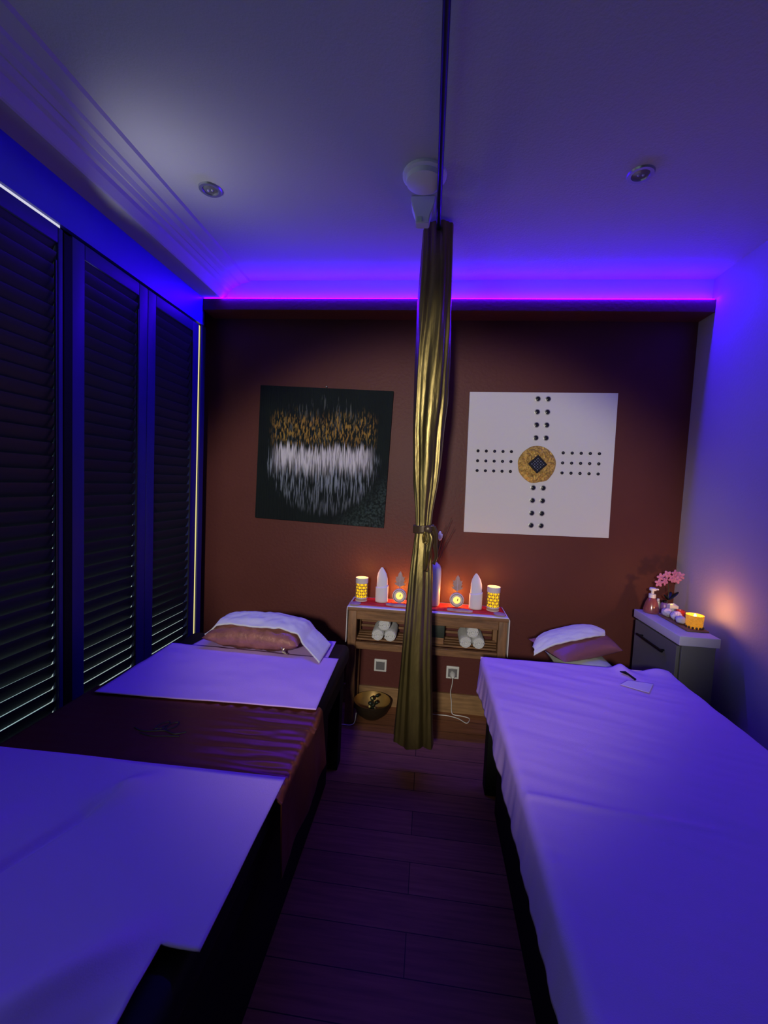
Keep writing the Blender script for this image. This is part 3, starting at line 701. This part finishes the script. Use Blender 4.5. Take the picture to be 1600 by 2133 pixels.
# head cradle on the right one
bm = NB()
tube(bm, [(0.745 + .10 * math.cos(a), 2.10 + .10 * math.sin(a), 0.455) for a in [PI * 1.62 - PI * 1.72 * 0 - k * PI * 1.7 / 24 - .1 for k in range(25)]], 0.036, 12)
obj('face_cradle', bm, m_black, rb, smooth=True)
for x in (0.66, 0.83): obj('cradle_rod', tube(NB(), [(x, 1.85, 0.43), (x, 2.04, 0.43)], 0.009, 8), m_hdl, rb)

SZT = BZ + 0.004
def flat(name, label, quad, z, m, cat='sheet', nu=60, nv=60, wr=0.0015, ws=5, seed=0.0, solid=0.0025, extra=None, group=None):
    """quad: corners (x,y) bl, br, tr, tl"""
    def f(u, v):
        x = quad[0][0] * (1 - u) * (1 - v) + quad[1][0] * u * (1 - v) + quad[2][0] * u * v + quad[3][0] * (1 - u) * v
        y = quad[0][1] * (1 - u) * (1 - v) + quad[1][1] * u * (1 - v) + quad[2][1] * u * v + quad[3][1] * (1 - u) * v
        zz = z + wr * (0.6 + nz(x * ws * 0.6, y * ws * 2.0, seed) + .5 * nz(x * ws * 3, y * ws * 3, seed + 4))
        if extra: zz += extra(x, y)
        return (x, y, zz)
    bm = NB(); grid(bm, f, nu, nv); o = obj(name, bm, m, smooth=True, base=((quad[0][0] + quad[2][0]) / 2, (quad[0][1] + quad[2][1]) / 2, z))
    s = o.modifiers.new('thickness', 'SOLIDIFY'); s.thickness = solid; s.offset = 0
    return tag(o, label, cat, group)
LG = 'white sheets laid on the left massage table'
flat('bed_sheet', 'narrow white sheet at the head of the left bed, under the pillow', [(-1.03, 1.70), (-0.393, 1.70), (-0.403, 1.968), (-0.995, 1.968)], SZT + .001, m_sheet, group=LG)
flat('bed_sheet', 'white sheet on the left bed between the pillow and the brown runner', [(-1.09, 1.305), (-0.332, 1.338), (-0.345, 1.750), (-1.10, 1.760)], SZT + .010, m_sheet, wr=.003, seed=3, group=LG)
def creases(x, y):
    d = 0.0
    for (ax, ay, bx, by, wdt, h) in [(-0.68, 0.88, -0.88, 0.30, 0.012, -0.012), (-0.62, 0.97, -0.72, 0.80, 0.03, 0.010), (-0.85, .78, -0.98, .42, .035, .012), (-0.42, 0.60, -0.62, 0.36, 0.03, 0.016), (-0.40, .50, -.62, .20, .022, -.016), (-0.78, .62, -0.80, .2, .05, .014)]:
        vx, vy = bx - ax, by - ay; L2 = vx * vx + vy * vy; tt = max(0, min(1, ((x - ax) * vx + (y - ay) * vy) / L2))
        dd = math.hypot(x - ax - tt * vx, y - ay - tt * vy); d += h * math.exp(-(dd / wdt) ** 2) * math.sin(PI * min(1, max(0.08, tt + .1)))
    return d * min(1, max(0, (0.99 - y) * 12))
# near sheet: L-shaped outline, right part ends at y=.59
def nearsheet():
    bm = NB(); nu, nv = 110, 130; V = {}
    X0, X1, Ya, Yb = -1.105, -0.318, 0.08, 0.985
    for i in range(nu + 1):
        for j in range(nv + 1):
            x = X0 + (X1 - X0) * i / nu; y = Ya + (Yb - Ya) * j / nv + 0.012 * (1 - 0) * (i / nu) * (j == nv)
            z = SZT + .013 + .002 * (.6 + nz(x * 4, y * 8, 9)) + creases(x, y) * 2.0 + 0.004 + 0.004 * max(0, nz(x * 7 + y * 3, y * 4, 4)) * min(1, max(0, (0.95 - y) * 4))
            z = max(z, SZT + .003)
            V[i, j] = (x, y, z)
    vs_ = {}
    icut = int(round((-0.381 - X0) / (X1 - X0) * nu)); jcut = int(round((0.592 - Ya) / (Yb - Ya) * nv))
    def gv(i, j):
        if (i, j) not in vs_: vs_[i, j] = bm.verts.new(V[i, j])
        return vs_[i, j]
    for i in range(nu):
        for j in range(nv):
            if i >= icut and j < jcut: continue
            bm.faces.new((gv(i, j), gv(i + 1, j), gv(i + 1, j + 1), gv(i, j + 1)))
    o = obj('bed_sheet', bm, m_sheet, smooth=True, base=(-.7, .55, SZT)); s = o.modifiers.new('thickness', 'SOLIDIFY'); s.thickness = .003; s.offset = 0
    return tag(o, 'creased white sheet over the foot of the left bed, nearest to the viewer', 'sheet', LG)
nearsheet()
# satin runner across left bed
def runfn(u, v, p, y):
    # wrinkles, gathered upper seam
    x = p.x; amp = smooth01((x + .66) / .2) * 0.0042 + 0.0008
    if p.z > SZT - .01:
        z = p.z + amp * (nz(x * 4, y * 42, 2.0) + .6 * nz(x * 9, y * 60, 5)) * min(1, 8 * v * (1 - v) + .1)
        if v > .88: z += 0.002 * math.sin(x * 130) * smooth01((x + .8) / .2)
    else:
        z = p.z; p = Vector((p.x + 0.012 * nz(y * 9, z * 3, 1) + (SZT - p.z) * .05 + .004, 0, z))
        y = y + (SZT - z) * 0.05 * (v - .3)
    return Vector((p.x, 0, z)), y
o = cloth('satin_runner', arcpath(-1.135, -0.317, SZT + .0025, .46, 0.37, .014), 0.945, 1.365, 170, 90, m_satin, 0.003, wr=0.0, fn=runfn, base=(-.7, 1.15, SZT))
tag(o, 'bronze satin runner laid across the middle of the left bed, hanging over its side', 'bed runner')
# embroidered emblem: curling swoosh
bm = NB()
ez = SZT + .0048
def sw(pts, r): tube(bm, crom([(a, b_, ez) for a, b_ in pts], 8), r, 6)
sw([(-0.832, 1.150), (-0.80, 1.138), (-0.765, 1.143), (-0.735, 1.150), (-0.700, 1.140), (-0.672, 1.155)], 0.0026)
sw([(-0.800, 1.128), (-0.76, 1.120), (-0.72, 1.126), (-0.68, 1.132)], 0.0020)
sw([(-0.772, 1.150), (-0.770, 1.175), (-0.752, 1.195), (-0.742, 1.180), (-0.752, 1.160), (-0.770, 1.155)], 0.0026)
sw([(-0.748, 1.155), (-0.740, 1.185), (-0.722, 1.198), (-0.718, 1.175), (-0.735, 1.155)], 0.0026)
sw([(-0.760, 1.150), (-0.747, 1.172), (-0.735, 1.150)], 0.0022)
em = obj('embroidered_emblem', bm, mat('dark_thread', (.015, .008, .008), .6), o, smooth=True)
# right bed fitted sheet
def rfn(u, v, p, y):
    z = p.z
    if z > SZT - .002 or p.x > .4:
        x = p.x
        dz = .0022 * nz(x * 3, y * 13 + x * 5, 1) + .0012 * nz(x * 7, y * 30 + x * 9, 6)
        # bunch near far right corner
        dz += 0.022 * math.exp(-((x - .865) / .028) ** 2 - ((y - 1.925) / .05) ** 2)
        dz += 0.014 * math.exp(-((x - 1.02) / .05) ** 2 - ((y - 1.93) / .04) ** 2) - 0.006 * math.exp(-((x - .94) / .03) ** 2 - ((y - 1.93) / .06) ** 2)
        # seam fold across bed
        s = y - (1.055 - (x - .28) * .10); dz += 0.004 * math.exp(-(s / .012) ** 2) * smooth01((.75 - x) / .15)
        return Vector((x, 0, z + dz)), y
    if p.x < .4:
        k = (SZT - z) / .1
        dx = -0.010 * k * (1 + nz(y * 9, 0, 3) + .6 * nz(y * 23, z * 4, 8)); zz = z + .012 * nz(y * 3, 5, 1) * k
        return Vector((p.x + dx, 0, zz)), y
    return p, y
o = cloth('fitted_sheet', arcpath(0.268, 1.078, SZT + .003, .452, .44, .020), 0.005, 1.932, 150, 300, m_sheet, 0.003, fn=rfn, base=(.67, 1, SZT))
tag(o, 'white fitted sheet covering the whole right massage table, hanging over its side', 'sheet')
bm = NB()
def hem(u, v):
    a = 0.268 + u * .81; return (a, 1.932 + .010 * math.sin(v * PI / 2) + .004 * nz(a * 12, v * 4), SZT + .003 - .10 * v)
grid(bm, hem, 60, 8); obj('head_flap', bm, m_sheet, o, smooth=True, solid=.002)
bm = NB(); prism(bm, [(0.838, 1.868), (0.862, 1.872), (0.880, 1.815), (0.872, 1.808), (0.862, 1.845)], .004, lambda a, b_, th: (a, b_, SZT + .008 + th + (b_ - 1.81) * .1))  # black piece added as the shadow under the sheet's raised fold
tag(obj('fold_shadow', bm, m_black, base=(.86, 1.84, SZT)), 'small black piece standing for a fold shadow on the far right corner of the right sheet', 'painted shadow')
flat('paper_tissue', 'thin pale square tissue on the far right corner of the right sheet', [(0.79, 1.755), (0.875, 1.70), (0.935, 1.79), (0.84, 1.80)], SZT + .0085, mat('tissue_paper', (.68, .58, .78), .9), 'tissue', 20, 20, .001, 9, 1, .0006)

# pillows
def pillow(name, label, c, w_, d_, h_, m, rot, seed, wr=.005, cat='pillow', group=None, zf=0.45):
    bm = NB(); R3 = Euler(rot).to_matrix()
    def side(sg):
        def f(u, v):
            a, b_ = 2 * u - 1, 2 * v - 1
            pin = 1 - 0.07 * (1 - a * a) * 0 
            ex = a * (1 - 0.06 * (1 - abs(b_)) * abs(a) ** 3 * 0 - 0.05 * (1 - b_ * b_)*abs(a)); ey = b_ * (1 - 0.07 * (1 - a * a) * abs(b_))
            hh = ((1 - abs(a) ** 2.6) * (1 - abs(b_) ** 2.6)) ** zf
            zz = sg * h_ / 2 * hh + (wr * nz(a * 4 + seed, b_ * 4, sg) + wr * .6 * nz(a * 10, b_ * 9, seed)) * hh
            return Vector(c) + R3 @ Vector((ex * w_ / 2, ey * d_ / 2, zz))
        return f
    grid(bm, side(1), 40, 30); grid(bm, side(-1), 40, 30); bmesh.ops.remove_doubles(bm, verts=bm.verts, dist=1e-4)
    o = obj(name, bm, m, smooth=True, base=c)
    return tag(o, label, cat, group)
PG = 'satin pillows at the heads of the beds'
pl = pillow('satin_pillow', 'wrinkled rose-bronze satin pillow on the left bed under a white towel', (-0.730, 1.855, SZT + .062), 0.43, 0.25, 0.118, m_pil, (math.radians(2), 0, math.radians(-1)), 1.5, .012, group=PG)
bm = NB()
for i in range(10):
    a = i / 9; tube(bm, [(-0.60 + .012 * math.sin(i * 7) + a * .03, 1.742 - .004 * (i % 3), SZT + .050 - .0035 * i), (-0.595 + a * .03, 1.738, SZT + .043 - .0032 * i)], .0022, 6)
obj('sequin_trim', bm, mat('sequin', (.7, .6, .45), .2, metal=.8), pl)
# towel over left pillow
def ltow(u, v):
    # u along x, v front->back
    x = -0.955 + u * 0.525; y = 1.775 + v * .22
    px = (x + .730) / .215; py = (y - 1.855) / .12
    base = SZT + .060 + .0525 * (max(0, 1 - min(1, abs(px)) ** 2.6) * max(0, 1 - min(1, abs(py)) ** 2.6)) ** .45
    front = 0.020 * math.sin(PI * u) - .012 * abs(math.sin(2 * PI * u))
    y -= 0 if v > .3 else (0.3 - v) * front * 2
    z = base + .010 + .010 * math.sin(PI * v) + .007 * nz(x * 14, y * 16, 2) + .004 * nz(x * 35, y * 30, 5)
    if u > .80: k = (u - .80) / .2; z = z * (1 - k) + (SZT + .030 - .012 * k) * k; y -= .10 * k; x += .02 * k
    if u < .10: k = (.10 - u) / .1; z = z * (1 - k) + (SZT + .055) * k
    if v > .9: z -= (v - .9) * .25
    return (x, y, max(z, SZT + .012))
bm = NB(); grid(bm, ltow, 80, 40)
o = obj('hand_towel', bm, m_towel, smooth=True, base=(-.7, 1.88, SZT + .1)); s = o.modifiers.new('thickness', 'SOLIDIFY'); s.thickness = .006; s.offset = 1
tag(o, 'white towel draped over the back of the pillow on the left bed', 'towel', 'white towels draped over pillows')
# right head end
cu = pillow('cradle_cushion', 'pale greenish cushion between the right bed head and its bronze pillow', (0.752, 2.085, 0.525), 0.27, 0.22, 0.065, m_green, (0, 0, 0), 4.2, .002, cat='cushion')
QA, QB, QC, QD = Vector((0.518, 2.135, 0.598)), Vector((0.645, 1.965, 0.562)), Vector((0.952, 2.105, 0.588)), Vector((0.890, 2.215, 0.640))
def qside(sg):
    def f(u, v):
        a, b_ = 2 * u - 1, 2 * v - 1
        p = QB * ((1 - u) * (1 - v)) + QC * (u * (1 - v)) + QD * (u * v) + QA * ((1 - u) * v)
        pull = 0.05 * ((1 - a * a) * abs(b_) ** 4); cdir = (QA + QC) / 2 - p; cdir.z = 0
        p = p + cdir * pull
        hh = ((1 - abs(a) ** 2.4) * (1 - abs(b_) ** 2.4)) ** .55
        n = (QC - QB).cross(QA - QB).normalized()
        return p + n * (sg * .040 * hh + .003 * nz(a * 5, b_ * 5, sg) * hh)
    return f
bm = NB(); grid(bm, qside(1), 40, 30); grid(bm, qside(-1), 40, 30); bmesh.ops.remove_doubles(bm, verts=bm.verts, dist=1e-4)
tag(obj('satin_pillow', bm, mat('plum_bronze_satin', (0.24, 0.09, 0.11), 0.4, metal=0.2, bump=0.1, bscale=30), smooth=True, base=(.74, 2.1, .6)), 'smooth plum-bronze satin pillow lying askew at the head of the right bed', 'pillow', PG)
tlow = [(0.524, 2.03, 0.555), (0.557, 2.03, 0.577), (0.613, 2.03, 0.611), (0.718, 2.06, 0.632), (0.807, 2.1, 0.642), (0.877, 2.15, 0.637)]
tup = [(0.534, 2.08, 0.574), (0.576, 2.14, 0.613), (0.668, 2.19, 0.637), (0.798, 2.22, 0.66), (0.881, 2.24, 0.645), (0.904, 2.23, 0.628)]
def poly(pts, u):
    s_ = u * (len(pts) - 1); i = min(int(s_), len(pts) - 2); q = crom(pts, 8); k = u * (len(q) - 1); j = min(int(k), len(q) - 2)
    return q[j].lerp(q[j + 1], k - j)
qn = (QC - QB).cross(QA - QB).normalized()
def rtow(u, v):
    p = poly(tlow, u).lerp(poly(tup, u), v)
    return p + Vector((0, -.3, .95)) * (.016 * math.sin(PI * v) + .004 * nz(p.x * 30, p.y * 30 + v * 3, 2))
bm = NB(); grid(bm, rtow, 70, 24)
o = obj('hand_towel', bm, m_towel, smooth=True, base=(.7, 2.08, .66)); s = o.modifiers.new('thickness', 'SOLIDIFY'); s.thickness = .008; s.offset = 1
tag(o, 'white towel folded over the plum pillow behind the right bed', 'towel', 'white towels draped over pillows')

# ================================================================ CABINET IN THE CORNER
CT = 0.72
t = thing('side_cabinet', 'narrow grey side cabinet with pale top and black bar handle, in the right corner', 'cabinet', (1.205, 2.18, 0))
obj('body', addbox(NB(), 1.140, 1.280, 1.985, 2.385, 0.0, CT - .042, .002), m_cab, t)
obj('top', addbox(NB(), 1.120, 1.288, 1.970, 2.395, CT - .042, CT, .003), m_cabt, t, smooth=True)
d = obj('door', addbox(NB(), 1.124, 1.1385, 1.995, 2.38, 0.05, CT - .052, .002), m_cab, t)
bm = NB(); tube(bm, [(1.104, 2.07, .612), (1.104, 2.31, .612)], .006, 10)
for y in (2.09, 2.29): tube(bm, [(1.104, y, .612), (1.126, y, .612)], .0045, 8)
obj('handle', bm, m_hdl, d, smooth=True)
# soap bottle
t = thing('pump_bottle', 'reddish soap bottle with white pump on the cabinet, leftmost', 'bottle', (1.180, 2.345, CT))
obj('body', lathe(NB(), (1.180, 2.345, CT), [(0.034, 0), (0.038, 0.004), (0.037, 0.02), (0.028, 0.055), (0.017, 0.078), (0.014, 0.082)], 32), mat('red_soap', (.26, .07, .06), .15, coat=.6), t, smooth=True)
bm = NB(); lathe(bm, (1.180, 2.345, CT), [(0.0165, 0.078), (0.0165, 0.098), (0.007, 0.100), (0.007, 0.115), (0.016, 0.117), (0.016, 0.128), (0.012, .131)], 24); addbox(bm, 1.18, 1.208, 2.339, 2.351, CT + .119, CT + .127, .002)
obj('pump', bm, m_plast, t, smooth=True)
t = thing('violet_tube', 'small violet bottle standing right of the pump bottle', 'bottle', (1.248, 2.355, CT))
obj('body', lathe(NB(), (1.248, 2.355, CT), [(0.017, 0), (0.019, 0.004), (0.018, 0.045), (0.012, 0.055)], 24), mat('violet_plastic', (.20, .10, .38), .3), t, smooth=True)
obj('cap', lathe(NB(), (1.248, 2.355, CT), [(0.010, 0.055), (0.010, 0.066), (0.0001, .067)], 20), m_hdl, t, smooth=True)
t = thing('clear_vial', 'tiny clear vial between the pump bottle and violet bottle', 'bottle', (1.228, 2.378, CT))
obj('body', lathe(NB(), (1.228, 2.378, CT), [(0.010, 0), (0.010, 0.05), (0.006, 0.058)], 20), mat('pale_glass', (.45, .5, .4), .2), t, smooth=True)
obj('cap', lathe(NB(), (1.228, 2.378, CT), [(0.006, 0.058), (0.006, 0.068), (.0001, .068)], 16), m_plast, t, smooth=True)
# tealight cup
t = thing('tealight_cup', 'white square-rimmed cup with a burning tealight on the cabinet below the orchid', 'candle', (1.272, 2.330, CT))
bm = NB(); hs = .021
ringv = []
for (h, z) in ((hs, 0), (hs, .050), (hs - .004, .050), (hs - .005, .030)):
    ringv.append([bm.verts.new((1.272 + sx * h, 2.33 + sy * h, CT + z + (.006 if sx * sy > 0 and z > .04 else 0))) for sx, sy in ((-1, -1), (1, -1), (1, 1), (-1, 1))])
for a, b_ in zip(ringv, ringv[1:]):
    for i in range(4): bm.faces.new((a[i], a[(i + 1) % 4], b_[(i + 1) % 4], b_[i]))
bm.faces.new(ringv[0]); bm.faces.new(ringv[-1])
obj('cup', bm, m_plast, t)
obj('flame', ball(NB(), (1.268, 2.328, CT + .048), .006, (1, 1, 1.4)), emis('flame_glow', (1, .5, .12), 3), t, smooth=True)
# orchid
t = thing('potted_orchid', 'pink orchid in a dark pot at the back of the corner cabinet', 'plant', (1.335, 2.44, 0))
t.location = (1.262, 2.372, CT)
obj('pot', lathe(NB(), (1.262, 2.372, CT), [(0.010, 0), (0.012, 0.004), (0.016, 0.04)], 20), m_hdl, t, smooth=True)
obj('stem', tube(NB(), crom([(1.262, 2.372, CT + .02), (1.275, 2.375, .80), (1.270, 2.38, .87), (1.235, 2.38, .905), (1.215, 2.375, .90)], 8), .0018, 6), mat('orchid_stem', (.03, .05, .02), .5), t, smooth=True)
m_pet = mat('orchid_petal', (.55, .20, .36), .6)
for i, (x, y, z) in enumerate([(1.215, 2.36, .875), (1.225, 2.365, .905), (1.258, 2.37, .920), (1.285, 2.375, .900), (1.310, 2.375, .895), (1.300, 2.38, .925), (1.330, 2.385, .915), (1.245, 2.36, .885)]):
    bm = NB()
    for k in range(5):
        a = 2 * PI * k / 5 + i; R3 = Matrix.Rotation(.5 * math.sin(i * 3), 3, 'Z') @ Matrix.Rotation(a, 3, 'Y')
        ball(bm, Vector((x, y, z)) + R3 @ Vector((0, 0, .011)), .0115, (.65, .22, 1), R3, seg=10)
    ball(bm, (x, y - .004, z), .004, seg=8)
    obj('flower', bm, m_pet, t, smooth=True)
for i, (a, l) in enumerate([(0.2, .07), (.9, .06), (-2.6, .05)]):
    dx, dy = math.cos(a), math.sin(a) * .4; R3 = Matrix.Rotation(a, 3, 'Z') @ Matrix.Rotation(-.7, 3, 'Y')
    obj('leaf', ball(NB(), Vector((1.275, 2.372, CT + .065)) + R3 @ Vector((l / 2, 0, 0)), l / 2, (1, .35, .10), R3), mat('orchid_leaf', (.008, .015, .012), .4), t, smooth=True)
# tray with shells and candle
t = tag(obj('wooden_tray', addbox(NB(), 1.190, 1.285, 2.045, 2.30, CT + .001, CT + .008, .003), m_wood, smooth=True, base=(1.24, 2.16, CT)), 'thin wooden tray on the cabinet carrying the white stones and amber candle', 'tray')
t['label'] = 'thin wooden tray near the front end of the corner cabinet top'
TT = CT + .008
m_peb = mat('white_coral', (.55, .52, .62), .8, bump=.8, bscale=70)
for i, (x, y, r, lab) in enumerate([(1.212, 2.255, .024, 'white lumpy coral piece at the far left of the tray'), (1.222, 2.195, .025, 'white lumpy coral piece in the middle of the tray'), (1.214, 2.140, .022, 'white lumpy coral piece left of the amber candle')]):
    bm = NB(); ball(bm, (0, 0, 0), r, (1, 1.1, .85), seg=24)
    for v in bm.verts: v.co *= 1 + .22 * noise.noise(v.co * 60 + Vector((i * 5, 0, 0)))
    zmin = min(v.co.z for v in bm.verts)
    for v in bm.verts: v.co += Vector((x, y, TT - zmin))
    tag(obj('coral_piece', bm, m_peb, smooth=True, base=(x, y, TT)), lab, 'coral', 'white coral pieces on the tray')
t = thing('red_pot', 'small red pot with dark opening behind the white coral pieces', 'pot', (1.262, 2.235, TT))
obj('pot', lathe(NB(), (1.262, 2.235, TT), [(0.016, 0), (0.019, .03), (0.020, .042), (0.015, .042), (0.013, .03)], 24, cap=False), mat('red_glaze', (.38, .03, .03), .35), t, smooth=True)
obj('filling', lathe(NB(), (1.262, 2.235, TT), [(0.0138, .03), (.0001, .031)], 20), m_tie, t)
x, y = 1.2475, 2.095
t = thing('amber_candle_glass', 'amber glass cup with burning candle at the front of the tray', 'candle', (x, y, TT))
m_amb = mat('amber_glass', (.55, .22, .02), .2, emit=(1, .38, .02), es=.45, bump=1.0, bscale=120, var=.5, vscale=50)
obj('glass', lathe(NB(), (x, y, TT), [(0.030, .002), (0.033, .008), (0.036, .055), (0.036, .060), (0.033, .058), (.030, .010)], 36, cap=False), m_amb, t, smooth=True)
obj('candle', lathe(NB(), (x, y, TT), [(0.028, .004), (0.028, .040), (.0001, .041)], 28), mat('amber_wax', (.8, .4, .08), .5, emit=(1, .45, .04), es=1.6), t, smooth=True)
obj('flame', ball(NB(), (x, y, TT + .054), .006, (1, 1, 2)), emis('flame_glow2', (1, .55, .1), 12), t, smooth=True)
bm = NB()
for k in range(14): a = 2 * PI * k / 14; ball(bm, (x + .033 * math.cos(a), y + .033 * math.sin(a), TT + .005), .0055, seg=8)
obj('dark_base_ring', bm, m_tie, t, smooth=True)
light('cup_candle_light', 'POINT', (x, y, TT + .072), 1.1, (1.0, 0.40, 0.10), shadow_soft_size=0.012)
